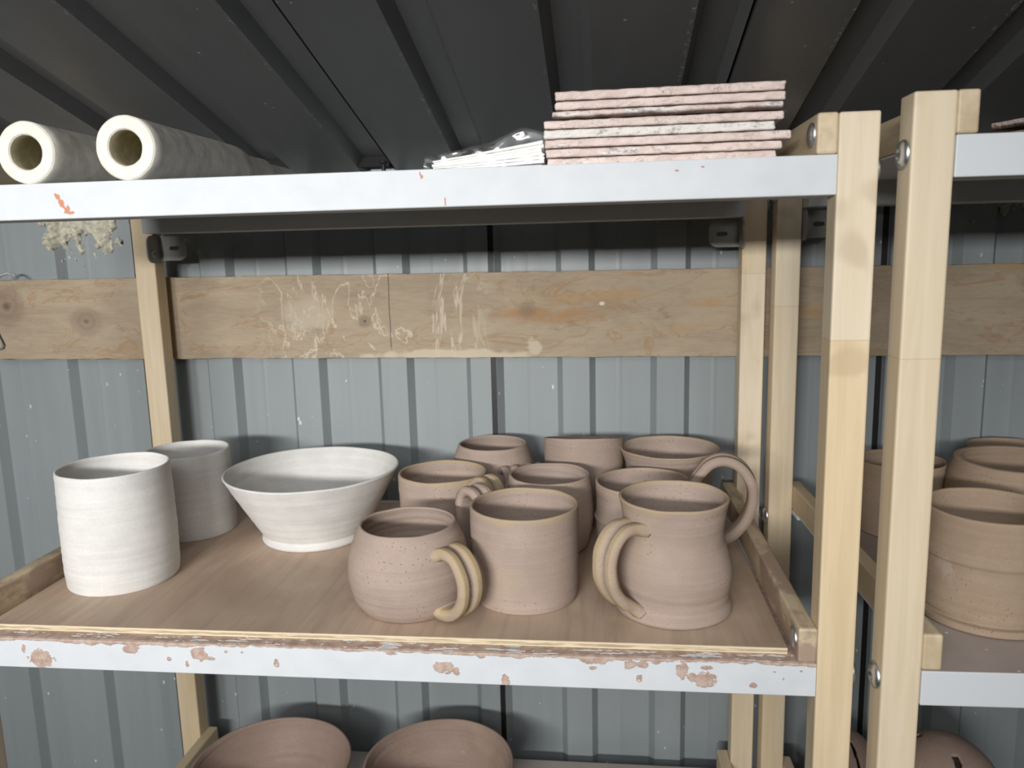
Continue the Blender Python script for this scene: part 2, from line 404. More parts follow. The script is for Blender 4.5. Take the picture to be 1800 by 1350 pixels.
# ---------------------------------------------------------------- weathered plank fixed across the wall
bm = bmesh.new(); add_box(bm, (-.675, -.0085, -.0535), (.675, .0085, .0535))
bmesh.ops.subdivide_edges(bm, edges=[e for e in bm.edges if abs((e.verts[0].co - e.verts[1].co).x) > .5], cuts=240, use_grid_fill=True)
for v in bm.verts:
    if abs(v.co.z) > .05: v.co.z += .0010 * nz(v.co.x * 30, v.co.z * 9, 3) + .0004 * nz(v.co.x * 140, v.co.z, 1)
tag(obj('wall_plank', bm, PLANK, loc=(-.325, .4142, .2400), rot=(0, .0052, 0)), 'weathered brown plank fixed across the corrugated wall behind the racks', 'plank')

# yellowed foam squeezed out of the wall/roof joint
def foam(x0, x1, z0, z1, seed, dens):
    bm = bmesh.new(); nx, nzn = int((x1 - x0) / .0011), int((z1 - z0) / .0011); g = {}
    def h(i, j):
        x = x0 + (x1 - x0) * i / nx; z = z0 + (z1 - z0) * j / nzn
        top = (z - z0) / (z1 - z0); ed = min(1, 6 * min(i / nx, 1 - i / nx))
        f = fbm(x * 46, z * 34, seed, 5) * .75 + nz(x * 120, z * 90, seed + 4) * .3
        return f + dens * (top - .42) - (1 - ed) * .8
    for i in range(nx + 1):
        for j in range(nzn + 1):
            v = h(i, j)
            if v > -.03:
                x = x0 + (x1 - x0) * i / nx; z = z0 + (z1 - z0) * j / nzn
                y = WY - wall_off(x) - .0002 - max(0, min(.006, v * .016)) * (1 + .5 * nz(x * 300, z * 300, seed))
                g[i, j] = bm.verts.new((x, y + (.0006 if v < 0 else 0), z))
    for (i, j) in list(g):
        q = [g.get(t) for t in ((i, j), (i + 1, j), (i + 1, j + 1), (i, j + 1))]
        if all(q): bm.faces.new(q)
    return bm
tag(obj('foam_residue', foam(-.915, -.795, .300, .392, 11.3, 1.7), FOAM, smooth=True), 'yellowed foam crust on the wall under the top shelf, left of the rack post', 'foam')
tag(obj('foam_residue', foam(.262, .350, .322, .400, 4.7, 1.7), FOAM, smooth=True), 'yellowed foam crust on the wall under the right-hand rack top shelf', 'foam')

# ---------------------------------------------------------------- shelving rack (posts, rails, shelves, bolts, brackets)
MID = [(-0.6434,-0.0182,0.0106,0.009),(-0.5603,-0.0064,0.0082,0.0042),(-0.6591,-0.0092,0.0016,0.0042),(-0.5271,-0.014,0.002,0.0021),(-0.5113,-0.0186,0.0015,0.0029),(-0.5005,-0.0088,0.0071,0.0062),(-0.4906,-0.0127,0.005,0.0015),(-0.4621,-0.0061,0.001,0.001),(-0.4326,-0.0147,0.002,0.0036),(-0.476,-0.0061,0.0015,0.001),(-0.2899,-0.0135,0.0094,0.005),(-0.2813,-0.0166,0.0028,0.004),(-0.2414,-0.0225,0.0037,0.0045),(-0.2607,-0.0019,0.0032,0.0025),(-0.1706,-0.0027,0.0112,0.0034),(-0.1421,-0.0051,0.0053,0.0043),(-0.1319,-0.0047,0.0044,0.0029),(-0.1345,-0.0164,0.0025,0.0029),(-0.3347,-0.0022,0.0047,0.0017),(-0.1011,-0.0089,0.0046,0.0067),(-0.0839,-0.0159,0.0085,0.0063),(-0.0936,-0.0143,0.0048,0.0038),(-0.0824,-0.0058,0.0046,0.0019),(-0.0475,-0.0192,0.003,0.0024),(-0.1213,-0.0029,0.0031,0.0014),(-0.1711,-0.0091,0.0027,0.0015),(-0.0316,-0.0074,0.0009,0.0007),(-0.0246,-0.0131,0.0007,0.0009),(-0.0116,-0.0064,0.0007,0.0012)]
TOP = [(-0.5801,-0.0105,0.0019,0.0021),(-0.5774,-0.0149,0.0024,0.0026),(-0.5738,-0.0202,0.0028,0.0026),(-0.5699,-0.0229,0.0033,0.0011),(-0.294,-0.0029,0.0006,0.0016),(-0.2929,-0.0053,0.0008,0.0016),(-0.2758,-0.0229,0.0006,0.0028),(-0.1091,-0.0073,0.0016,0.0008),(-0.0911,-0.0052,0.0012,0.0006)]
def blobs(x, z, lst, w):
    best = 0.0
    for cx, cz, rx, rz in lst:
        if abs(x - cx) > rx * 1.6 or abs(z - cz) > rz * 1.6: continue
        d = math.hypot((x - cx) / rx, (z - cz) / rz) + w
        best = max(best, 1.0 - max(0, min(1, (d - .85) / .3)))
    return best
def clay_mid(x, y, z):
    w = .32 * fbm(x * 210, z * 210, 2.2, 4)
    b = blobs(x, z, MID, w)
    inner = fbm(x * 330, z * 330, 8.1, 3)
    if b > .5 and inner > .55: b *= .2
    if y > .0009: return 1.0 - max(0, min(1, (-.34 - fbm(x * 40, y * 260, 5, 4)) / .12))
    lip = .0030 + .0030 * nz(x * 34, 0, 3.3) + .0022 * nz(x * 120, 0, 9.1) + .0008 * nz(x * 420, 0, 1.7)
    lip *= .72 + .5 * nz(x * 5 + 3, 0, 0.4)
    return max(b, 1.0 - max(0, min(1, (-z - lip) / .0008 + .5)))
def rust_top(x, y, z):
    w = .7 * fbm(x * 520, z * 260, 4.2, 4)
    return blobs(x, z, TOP, w)

def shelf_bm(front=None, dense=.0009, tall=False):
    """a white enamelled tray shelf: thin top sheet and four folded box edges; local origin at front right top corner"""
    x0, x1, yb = XL + PW + .0004, -.0004, YB + PD
    bm = bmesh.new()
    add_box(bm, (x0 + .001, .001, -.0018), (x1 - .001, yb - .001, -.0001))
    inset = .0005 if front else 0
    add_box(bm, (x0, inset, -HB), (x1, .034, -inset), .0008)
    add_box(bm, (x0, YB - .022, -HB if front == 'top' or tall else -.006), (x1, yb, -.0002), .0008)
    pass
    if front:
        clay = bm.verts.layers.float.new('clay'); rust = bm.verts.layers.float.new('rust')
        if front == 'mid':
            for v in bm.verts:
                if v.co.z > -.0019 and v.co.y < YB - .03: v[clay] = 1.0      # clay washed over the whole top sheet
        path = [(.030, .00005), (.022, .00005)] + [(.0165 - .0008 * q, .00005) for q in range(20)] + [(.0010, .00004)]
        for a in range(5):
            t = a / 4 * PI / 2; path.append((.0008 - .0008 * math.sin(t), -.0008 + .00085 * math.cos(t)))
        nzz = 42
        path += [(0.0, -.0008 - (HB - .0016) * (i + 1) / nzz) for i in range(nzz)]
        path += [(.0004, -HB + .0002), (.003, -HB)]
        nx = int((x1 - x0) / dense); rows = []
        for i in range(nx + 1):
            x = x0 + (x1 - x0) * i / nx; row = []
            for y, z in path:
                v = bm.verts.new((x, y, z)); row.append(v)
                if front == 'mid':
                    c = clay_mid(x, y, z); v[clay] = c
                    if c > .6: v.co.y -= .0003 * (z < -.001); v.co.z += .0003 * (y > .002)
                elif front == 'top': v[rust] = rust_top(x, y, z)
            rows.append(row)
        for r0, r1 in zip(rows, rows[1:]):
            for j in range(len(path) - 1): bm.faces.new((r0[j], r1[j], r1[j + 1], r0[j + 1]))
    return bm

def dome_bm(r, h, hexs=True):
    """button bolt head looking along -X, with a recessed hex socket"""
    bm = bmesh.new(); prof = [(r, 0), (r, h * .25)] + [(r * math.cos(a), h * (.25 + .75 * math.sin(a))) for a in (.4, .75, 1.05)]
    if hexs: prof += [(r * .36, h * .99), (r * .33, h * .35), (0, h * .3)]
    else: prof += [(r * .2, h), (0, h)]
    n = 36; rows = []
    for rr, hh in prof:
        rows.append([bm.verts.new((-hh, rr * math.cos(2 * PI * i / n), rr * math.sin(2 * PI * i / n))) for i in range(n)] if rr > 1e-6 else [bm.verts.new((-hh, 0, 0))])
    for a, b_ in zip(rows, rows[1:]):
        for i in range(n):
            j = (i + 1) % n
            if len(b_) == 1: bm.faces.new((a[i], a[j], b_[0]))
            else: bm.faces.new((a[i], a[j], b_[j], b_[i]))
    return bm

def rounded_plate(bm, w, h, r, t, slot=None, n=8):
    """plate in XZ plane, x from 0..w (outer end rounded), thickness t along Y, optional slot (cx,cz,len,wid)"""
    out = []
    for cx, cz, a0 in ((w - r, h / 2 - r, 0), (r * .15, h / 2 - r * .15, PI / 2), (r * .15, -h / 2 + r * .15, PI), (w - r, -h / 2 + r, 1.5 * PI)):
        rr = r if cx > w / 2 else r * .15
        for i in range(n + 1):
            a = a0 + PI / 2 * i / n; out.append((cx + rr * math.cos(a), cz + rr * math.sin(a)))
    f = [bm.verts.new((x, 0, z)) for x, z in out]
    es = [bm.edges.new((f[i], f[(i + 1) % len(f)])) for i in range(len(f))]
    if slot:
        cx, cz, L, W = slot; s = []
        for sx, a0 in ((1, -PI / 2), (-1, PI / 2)):
            for i in range(n + 1):
                a = a0 + PI * i / n; s.append((cx + sx * (L - W) / 2 + W / 2 * math.cos(a), cz + W / 2 * math.sin(a)))
        g = [bm.verts.new((x, 0, z)) for x, z in s]
        es += [bm.edges.new((g[i], g[(i + 1) % len(g)])) for i in range(len(g))]
    fc = [x for x in bmesh.ops.triangle_fill(bm, use_beauty=True, edges=es)['geom'] if isinstance(x, bmesh.types.BMFace)]
    ex = bmesh.ops.extrude_face_region(bm, geom=fc)
    bmesh.ops.translate(bm, verts=[v for v in ex['geom'] if isinstance(v, bmesh.types.BMVert)], vec=(0, t, 0))

def bracket_bm():
    """L bracket: slotted wing facing forward and a flange with a screw eye lying on the post; origin at the inner corner"""
    bm = bmesh.new()
    rounded_plate(bm, .036, .031, .010, .0018, (.021, 0, .013, .0052))
    # raised rim round the wing
    b2 = bmesh.new(); rounded_plate(b2, .030, .034, .011, .0018)
    for v in b2.verts:       # turn into the YZ plane, reaching forward
        x, y, z = v.co; v.co = (y, -x + .0018, z - .001)
    me = bpy.data.meshes.new('tmp'); b2.to_mesh(me); b2.free(); bm.from_mesh(me); bpy.data.meshes.remove(me)
    return bm

mats_post = WOOD_Z
def build_rack(label, first):
    base = Vector(((XL + PW) / 2, (YB + PD) / 2, FLOOR)) if first else Vector((0, 0, FLOOR))
    r = thing('shelving_rack', label, 'shelving rack', base)
    def at(x, y, z): return (x - base.x, y - base.y, z - base.z)
    sides = ((0.0, -1), (XL, 1)) if first else ((-PW, 1), (-PW - XL - PW + PW * 0 - PW + PW, -1))
    if first: xs = [(XL, 1), (0.0, -1)]                       # (post left edge, direction of the inner side)
    else: xs = [(-PW, 1), (-XL - PW, -1)]
    h = ZP - FLOOR
    for px, s in xs:
        for py in (0, YB):
            dy = .013 if first and px == XL and py == 0 else 0      # this post stands slightly back from the shelf front
            obj('post', box_bm(PW, PD, h, .0016), WOOD_Z, r, at(px + PW / 2, py + dy + PD / 2, FLOOR + h / 2))
            po = r.children[-1] if False else bpy.data.objects[[o.name for o in bpy.data.objects if o.parent == r and o.name.startswith('post')][-1]]
            key_ = (first, px == xs[0][0], py == 0)
            po['joint'], po['upper'], po['lower'] = {(True, False, True): (JZ[0], .05, .5), (True, False, False): (JZ[1], .55, .35), (True, True, False): (-.6, .62, .62), (True, True, True): (-.6, .3, .3), (False, True, True): (JZ[3], .22, .30), (False, True, False): (JZ[2], .25, .42)}.get(key_, (0.0, .3, .3))
        inner = px + PW if s > 0 else px
        outer = px if s > 0 else px + PW
        for zs in (ZT, 0.0, ZLOW):
            rc = inner + s * RW / 2; L = YB + PD - .0006
            obj('side_rail', box_bm(RW - .0003, L, RH - .0004, .0018), WOOD_YC if zs == 0 and first else WOOD_Y, r, at(rc, L / 2 + .0003, zs + RH / 2 + .0001))
            for by in (.0135, YB + .012):
                if by < .1: b1 = obj('rail_bolt', dome_bm(.0085, .0034, False), STEEL, r, at(inner + s * (RW - .0002), by, zs + .0150), (0, 0, 0 if s < 0 else PI), True)
                if by < .1: b1['label'] = 'round steel bolt head'
                b2 = obj('shelf_bolt', dome_bm(.0098, .0042, True), STEEL, r, at(outer - s * .0002, by - .0015, zs - .0105), (0, 0, PI if s < 0 else 0), True)
                b2['label'] = 'round steel bolt head with hex socket'
    sx = 0.0 if first else -XL - PW
    for zs, kind in ((ZT, 'top'), (0.0, 'mid'), (ZLOW, None)):
        if first: o = obj('shelf', shelf_bm(kind), SHELF if kind else SHELF_DUSTY, r, at(0, 0, zs))
        else: o = obj('shelf', shelf_bm(None, tall=kind == 'top'), SHELF_DUSTY, r, at(sx, 0, zs))
        if first and kind == 'mid': o['label'] = 'white metal shelf with pink clay drips along its front edge'
        if first and kind == 'top': o['label'] = 'white metal shelf with a clean front edge and one orange smear'
    for px, s in xs:
        inner = px + PW if s > 0 else px
        br = obj('corner_bracket', bracket_bm(), GREYPL, r, at(inner + s * .0004, YB + .012, ZT - HB - .0180))
        if s < 0: br.scale.x = -1
        br['label'] = 'dark grey slotted metal bracket'
        scr = obj('bracket_screw', dome_bm(.0055, .002, True), GREYPL, r, at(inner + s * .0022, YB - .004, ZT - HB - .0235), (0, 0, 0 if s < 0 else PI), True)
    return r
rack = build_rack('pale wooden rack with white metal shelves holding white cups, bowl and pinkish mugs', True)
rack2 = build_rack('pale wooden rack at the right edge with slotted domes on its lower shelf', False)
R2 = Vector((.0684, -.0195, .0078)); R2A = .0188
rack2.location = (R2.x, R2.y, FLOOR); rack2.rotation_euler = (0, 0, R2A)
for o in [x for x in bpy.data.objects if x.parent == rack2]: o.location.z += R2.z
for o in [x for x in bpy.data.objects if x.parent == rack2 and x.name.startswith('post')]:
    pass
def r2(x, y): c, s = math.cos(R2A), math.sin(R2A); return (R2.x + c * x - s * y, R2.y + s * x + c * y)

# plywood board on the middle shelf
bm = bmesh.new(); add_box(bm, (-.7015, .0132, 0), (-.0188, .3665, BT), .0003, 1)
tag(obj('plywood_board', bm, PLY, loc=(0, 0, .0004)), 'brown clay-stained plywood board lying on the middle shelf under the pots', 'board')
BT += .0004

# ---------------------------------------------------------------- pots
def spline(pts, n):
    out = []; m = len(pts)
    for i in range(n + 1):
        t = i / n * (m - 1); k = min(int(t), m - 2); u = t - k
        p = [Vector(pts[max(0, min(m - 1, k + d))]) for d in (-1, 0, 1, 2)]
        a = .5 * ((2 * p[1]) + (-p[0] + p[2]) * u + (2 * p[0] - 5 * p[1] + 4 * p[2] - p[3]) * u * u + (-p[0] + 3 * p[1] - 3 * p[2] + p[3]) * u ** 3)
        out.append((max(0, a.x), a.y))
    return out

def pot_bm(prof, th=.003, rimtan=0.0, seed=0.0, slant=0.0, wob=.004, rings=.0004, floor=.006, seg=120, flat_rim=False, ns=64):
    """thrown vessel: outer wall from foot to rim, rounded lip, inner wall, floor"""
    H = prof[-1][1]; out = spline(prof, ns)
    out[0] = (prof[0][0], 0.0)
    inn = [(max(.004, r - th * (1.0 if z > .3 * H else 1.3)), z) for r, z in out if z > floor + .004]
    lip = []
    ro, zo = out[-1]; ri = inn[-1][0]
    for i in range(1, 6):
        a = PI * i / 6; c = (ro + ri) / 2; lip.append((c + (ro - ri) / 2 * math.cos(a), zo + (ro - ri) / 2 * math.sin(a) * (.35 if flat_rim else .8)))
    line = [(0.0001, 0.0005), (prof[0][0] * .8, 0.0004), (prof[0][0] - .0012, 0.0)] + [(r, z + (.0006 if i == 0 else 0)) for i, (r, z) in enumerate(out)] + lip + inn[::-1] + [(inn[0][0] * .9, floor + .0012), (inn[0][0] * .6, floor + .0002), (.0001, floor)]
    nout = 3 + len(out)
    bm = bmesh.new(); tl = bm.verts.layers.float.new('tan'); rows = []
    for i, (r, z) in enumerate(line):
        row = []
        for k in range(seg):
            a = 2 * PI * k / seg; ca, sa = math.cos(a), math.sin(a)
            f = 1 + wob * (z / H) * nz(ca * 1.3 + seed, sa * 1.3, z * 9) * 2
            rr = r * f + rings * nz(seed * 3, z * 210 + .6 * math.sin(a + seed), ca * .25) * (1 if 3 < i < nout - 2 or i > nout + 6 else .2) * (1.0 if i < nout else 1.6)
            zz = z - slant * sa * (z / H) ** 3 * r + (.006 * wob / .004 * .12 * nz(ca * 2 + seed, sa * 2, 7) if z > H * .9 else 0)
            v = bm.verts.new((rr * ca, rr * sa, max(0, zz))); row.append(v)
            t = 0.0
            if rimtan and i >= 3:
                if i < nout + 3: t = rimtan * .85 * max(0, min(1, (z - H + .0065 + .007 * nz(ca * 2 + seed, sa * 2, 3)) / .008))
                elif z > H - .002: t = rimtan * .8
            v[tl] = t
        rows.append(row)
    for a, b_ in zip(rows, rows[1:]):
        for k in range(seg):
            j = (k + 1) % seg; bm.faces.new((a[k], a[j], b_[j], b_[k]))
    bm.faces.new(rows[0][::-1]); bm.faces.new(rows[-1])
    return bm

def handle_bm(phi, pts, w=.019, t=.0062, tanv=0.0, seed=0.0, flare=1.28):
    """pulled strap handle with two ridges; pts are (distance from the pot axis, height)"""
    pth = [Vector(p) for p in spline(pts, 44)]
    a = math.radians(phi); rad = Vector((math.cos(a), math.sin(a), 0)); tan_ = Vector((-math.sin(a), math.cos(a), 0)); up = Vector((0, 0, 1))
    bm = bmesh.new(); tl = bm.verts.layers.float.new('tan'); rows = []
    NS = 17
    for i, p in enumerate(pth):
        q0, q1 = pth[max(0, i - 1)], pth[min(len(pth) - 1, i + 1)]; d = (q1 - q0).normalized()
        nv = Vector((-d.y, d.x))                       # outward normal in the (rho, z) plane
        u_ = i / (len(pth) - 1); end = min(u_, 1 - u_)
        fl = 1 + (flare - 1) * max(0, 1 - end / .12)
        ww = w * fl * (1 + .05 * nz(i * .22, seed, 1)); tt = t * (1 + .12 * max(0, 1 - end / .10)) * (1 + .07 * nz(i * .3, seed, 5))
        sec = []
        for k in range(NS):
            s = k / (NS - 1); e = min(s, 1 - s); lobe = min(1, e / .07) ** .5 * (1 - .55 * max(0, min(1, (e - .31) / .11)))
            sec.append((ww * (s - .5), tt * (.06 + .44 * lobe), lobe))
        for k in range(NS - 1, -1, -1):
            s = k / (NS - 1); e = math.sqrt(max(0, 1 - (2 * s - 1) ** 2))
            sec.append((ww * (s - .5) * .99, -tt * (.05 + .40 * e ** .5), .35 if .2 < s < .8 else .9))
        row = []
        for u, v_, lob in sec:
            o2 = p + nv * v_
            wr = max(0, 1 - end / .16) ** .7
            rm = pth[0].x + (pth[-1].x - pth[0].x) * u_ - .0006
            if math.hypot(o2.x, u) < rm: o2.x = math.sqrt(max(1e-6, rm * rm - u * u))
            v = bm.verts.new(rad * (o2.x - wr * (o2.x - math.sqrt(max(1e-6, o2.x ** 2 - u * u)))) + tan_ * u + up * max(.0012, o2.y)); v[tl] = tanv * max(0, min(1, (lob - .45) * 3)) * max(0, min(1, end / .07)); row.append(v)
        rows.append(row)
    m = len(rows[0])
    for r0, r1 in zip(rows, rows[1:]):
        for k in range(m): bm.faces.new((r0[k], r0[(k + 1) % m], r1[(k + 1) % m], r1[k]))
    bm.faces.new(rows[0][::-1]); bm.faces.new(rows[-1])
    return bm

def pot(name, label, cat, loc, prof, m, handle=None, group=None, **k):
    if handle:
        t = thing(name, label, cat, loc, 0, group)
        obj('body', pot_bm(prof, **k), m, t, smooth=True)
        h = obj('handle', handle_bm(**handle), m, t, smooth=True)
        if handle.get('tanv', 0) > .5: h['label'] = 'tan double-ridged strap handle'
        return t
    return tag(obj(name, pot_bm(prof, **k), m, loc=loc, smooth=True), label, cat, group)

GW, GM = 'white unfired pots on the plywood board', 'pinkish clay mugs and cups on the plywood board'
pot('cup', 'tall plain white clay cup, nearer of the two white cups', 'cup', (-.640, .121, BT), [(.0500, 0), (.0515, .004), (.0524, .020), (.0527, .042), (.0522, .08), (.0514, .1142)], WHITE_CLAY, group=GW, seed=1.1, th=.0026, rings=.0005)
pot('cup', 'white clay cup standing at the back beside the wooden post, behind the taller white cup', 'cup', (-.640, .2595, BT), [(.0470, 0), (.0478, .004), (.0476, .03), (.0469, .06), (.0463, .0955)], WHITE_CLAY, group=GW, seed=4.2, th=.0026, rings=.0004)
pot('bowl', 'wide flared white clay bowl on a narrow foot', 'bowl', (-.487, .248, BT), [(.0575, 0), (.0592, .003), (.0582, .0085), (.0600, .0128), (.0690, .028), (.0830, .052), (.0968, .0775)], WHITE_CLAY, group=GW, seed=2.7, th=.0030, rings=.0004, wob=.005)

pot('mug', 'round-bellied clay mug in the front row with a tan double-ridged handle', 'mug', (-.335, .075, BT),
    [(.0395, 0), (.0440, .003), (.0492, .011), (.0535, .025), (.0545, .037), (.0532, .050), (.0488, .064), (.0430, .0766)], CLAY,
    dict(phi=-37, pts=[(.0490, .0600), (.0555, .0625), (.0660, .0600), (.0750, .0490), (.0775, .0350), (.0730, .0210), (.0630, .0120), (.0515, .0090), (.0470, .0110)], w=.0245, t=.0112, tanv=1.0, seed=1.0), GM, seed=3.3, rings=.0005)
pot('mug', 'straight-sided clay mug in the middle of the front row, handle at the back', 'mug', (-.2335, .103, BT),
    [(.0462, 0), (.0478, .003), (.0488, .02), (.0492, .05), (.0494, .07), (.0493, .0856)], CLAY,
    dict(phi=141, pts=[(.0487, .0740), (.0550, .0800), (.0640, .0850), (.0740, .0830), (.0800, .0720), (.0800, .0560), (.0740, .0400), (.0600, .0260), (.0482, .0210)], w=.0235, t=.0105, tanv=0.0, seed=2.0), GM, seed=6.1, rimtan=.8, rings=.00025)
pot('mug', 'waisted bulging clay mug at the front right, handle on its left', 'mug', (-.1015, .0854, BT),
    [(.0488, 0), (.0508, .003), (.0500, .007), (.0478, .012), (.0486, .02), (.0505, .031), (.0500, .043), (.0458, .057), (.0430, .066), (.0430, .076), (.0446, .088), (.0472, .1000)], CLAY,
    dict(phi=219, pts=[(.0425, .0800), (.0520, .0825), (.0640, .0800), (.0735, .0680), (.0760, .0520), (.0730, .0370), (.0640, .0240), (.0540, .0165), (.0480, .0110)], w=.0255, t=.0110, tanv=.75, seed=3.0), GM, seed=8.4, rimtan=.75, rings=.0006)
pot('mug', 'clay mug with a tan handle and tan-tinged rim, right beside the white bowl', 'mug', (-.336, .239, BT),
    [(.0400, 0), (.0430, .004), (.0455, .02), (.0468, .036), (.0479, .052), (.0484, .068), (.0480, .0766)], CLAY,
    dict(phi=-35, pts=[(.0465, .0640), (.0530, .0715), (.0610, .0775), (.0700, .0770), (.0770, .0670), (.0780, .0500), (.0710, .0340), (.0580, .0220), (.0450, .0180)], w=.0240, t=.0105, tanv=1.0, seed=4.0), GM, seed=9.9, rimtan=.9, rings=.0004)
pot('mug', 'clay mug narrowing to its rim in the back row, under the black wall joint', 'mug', (-.294, .337, BT),
    [(.0440, 0), (.0505, .010), (.0530, .026), (.0515, .050), (.0462, .071), (.0412, .0848)], CLAY,
    dict(phi=-62, pts=[(.0470, .0620), (.0530, .0660), (.0610, .0640), (.0680, .0540), (.0690, .0420), (.0640, .0290), (.0560, .0220), (.0505, .0200)], w=.0210, t=.0085, tanv=0.0, seed=5.0), GM, seed=12.5, rings=.00025)
pot('cup', 'straight clay cup in the back row with its rim dipping away to the wall', 'cup', (-.184, .330, BT),
    [(.0430, 0), (.0442, .004), (.0455, .03), (.0464, .06), (.0475, .0930)], CLAY, None, GM, seed=14.2, slant=.19, rings=.0002)
pot('cup', 'clay cup with a flared rim at the right end of the back row', 'cup', (-.086, .312, BT),
    [(.0410, 0), (.0440, .010), (.0475, .04), (.0490, .062), (.0500, .070), (.0530, .0795), (.0562, .0868)], CLAY, None, GM, seed=16.7, rimtan=.6, rings=.0004)
pot('mug', 'banded clay mug with a high looped handle beside the right rail', 'mug', (-.1208, .2043, BT),
    [(.0455, 0), (.0468, .004), (.0478, .02), (.0485, .0370), (.0496, .0402), (.0500, .0425), (.0485, .0447), (.0480, .060), (.0489, .0783)], CLAY,
    dict(phi=-6, pts=[(.0478, .0710), (.0540, .0845), (.0650, .0985), (.0790, .1030), (.0940, .0970), (.1045, .0810), (.1060, .0620), (.0990, .0420), (.0850, .0265), (.0660, .0175), (.0470, .0150)], w=.0240, t=.0110, tanv=.2, seed=6.0), GM, seed=18.3, rimtan=.35, rings=.0003)
pot('mug', 'slightly tapering clay mug in the middle row, behind the straight-sided mug', 'mug', (-.218, .221, BT),
    [(.0350, 0), (.0415, .008), (.0458, .028), (.0465, .042), (.0458, .058), (.0440, .072), (.0427, .0800)], CLAY,
    dict(phi=112, pts=[(.0445, .0660), (.0500, .0720), (.0570, .0750), (.0620, .0700), (.0630, .0560), (.0580, .0400), (.0500, .0300), (.0445, .0270)], w=.0170, t=.0060, tanv=0.0, seed=7.0), GM, seed=20.6, rings=.0004)

# big brown bowls on the lower shelf
GB = 'large brown bowls on the lower shelf'
zl = ZLOW + .0003
PB = [(.040, 0), (.043, .003), (.044, .006), (.058, .018), (.076, .038), (.088, .058), (.0935, .074)]
pot('bowl', 'large brown clay bowl on the lower shelf, left of the two', 'bowl', (-.567, .255, zl), [(r * 1.03, z) for r, z in PB], CLAY_DK, None, GB, seed=23.0, rings=.0007, th=.0035)
pot('bowl', 'large brown clay bowl on the lower shelf, right of the two', 'bowl', (-.362, .271, zl), [(r * .975, z) for r, z in PB], CLAY_DK, None, GB, seed=27.0, rings=.0009, th=.0035)

# pots on the right-hand rack
z2 = R2.z + .0004; GR = 'tan clay pots on the right-hand rack'
pot('jar', 'tan cylindrical clay jar with a grooved band and flanged foot, front of the right-hand rack', 'jar', (.157, .0836, z2),
    [(.0515, 0), (.0532, .0015), (.0534, .0050), (.0528, .0066), (.0494, .0074), (.0486, .0085), (.0490, .012), (.0498, .032), (.0500, .0515), (.0501, .0528), (.0484, .0540), (.0484, .0548), (.0503, .0560), (.0505, .0575), (.0506, .08), (.0510, .0920)], CLAY_TAN, None, GR, seed=31.0, ns=150, rimtan=.5, th=.004, rings=.0002)
pot('bowl', 'round clay bowl with a thick rim at the right edge, behind the grooved jar', 'bowl', (.254, .236, z2),
    [(.0480, 0), (.0560, .008), (.0640, .030), (.0662, .052), (.0640, .074), (.0600, .0880), (.0590, .0915)], CLAY_TAN, None, GR, seed=33.0, th=.0075, rings=.0002, flat_rim=True)
pot('bowl', 'small flared clay bowl at the back against the wall, right edge', 'bowl', (.303, .3560, z2),
    [(.0270, 0), (.0285, .004), (.0320, .020), (.0390, .048), (.0435, .068), (.0446, .0750)], CLAY_TAN, None, GR, seed=35.0, th=.003, rings=.0002)
pot('cup', 'straight-walled clay cup seen between the two front posts', 'cup', (.160, .290, z2),
    [(.0430, 0), (.0442, .004), (.0450, .03), (.0452, .055), (.0452, .0765)], CLAY_TAN, None, GR, seed=37.0, rimtan=.6, th=.0032, rings=.0002)

def dome_pot(prof, slots, seed, s0, s1, wdeg):
    """closed thrown dome with tall vent slots cut right through the wall"""
    out = spline(prof, 48); seg = 144; bm = bmesh.new(); tl = bm.verts.layers.float.new('tan'); rows = []
    for r, z in out:
        if r < 1e-4: rows.append([bm.verts.new((0, 0, z))]); continue
        rows.append([bm.verts.new((r * math.cos(2 * PI * k / seg) * (1 + .004 * nz(k * .05, z * 30, seed)), r * math.sin(2 * PI * k / seg), z)) for k in range(seg)])
    H = prof[-1][1]
    for i, (a, b_) in enumerate(zip(rows, rows[1:])):
        zm = (out[i][1] + out[i + 1][1]) / 2
        for k in range(seg):
            ang = 360 * (k + .5) / seg; j = (k + 1) % seg
            w_ = wdeg * prof[2][0] / max(.02, (out[i][0] + out[i + 1][0]) / 2)
            if s0 * H < zm < s1 * H and any(abs((ang - s + 180) % 360 - 180) < w_ for s in slots): continue
            if len(b_) == 1: bm.faces.new((a[k], a[j], b_[0]))
            else: bm.faces.new((a[k], a[j], b_[j], b_[k]))
    return bm
def dome(label, loc, prof, slots, seed):
    o = obj('slotted_dome', dome_pot(prof, slots, seed, .22, .955, 3.4), CLAY_DK, loc=loc, smooth=True)
    md = o.modifiers.new('wall', 'SOLIDIFY'); md.thickness = .0045; md.offset = -1
    return tag(o, label, 'dome', 'slotted clay domes on the lower shelf of the right-hand rack')
zd = ZLOW + R2.z + .0006
dome('brown clay dome with tall cut slots on the lower right shelf, larger and nearer', (.213, .262, zd), [(.050, 0), (.056, .012), (.063, .036), (.066, .062), (.062, .082), (.052, .103), (.036, .120), (.018, .1305), (0, .1345)], [-88, 32, 152], 1)
dome('smaller brown slotted dome seen between the two front posts', (.124, .325, zd), [(.032, 0), (.036, .010), (.041, .028), (.042, .048), (.038, .066), (.030, .081), (.020, .0905), (.010, .0955), (0, .0972)], [-74, 46, 166], 5)

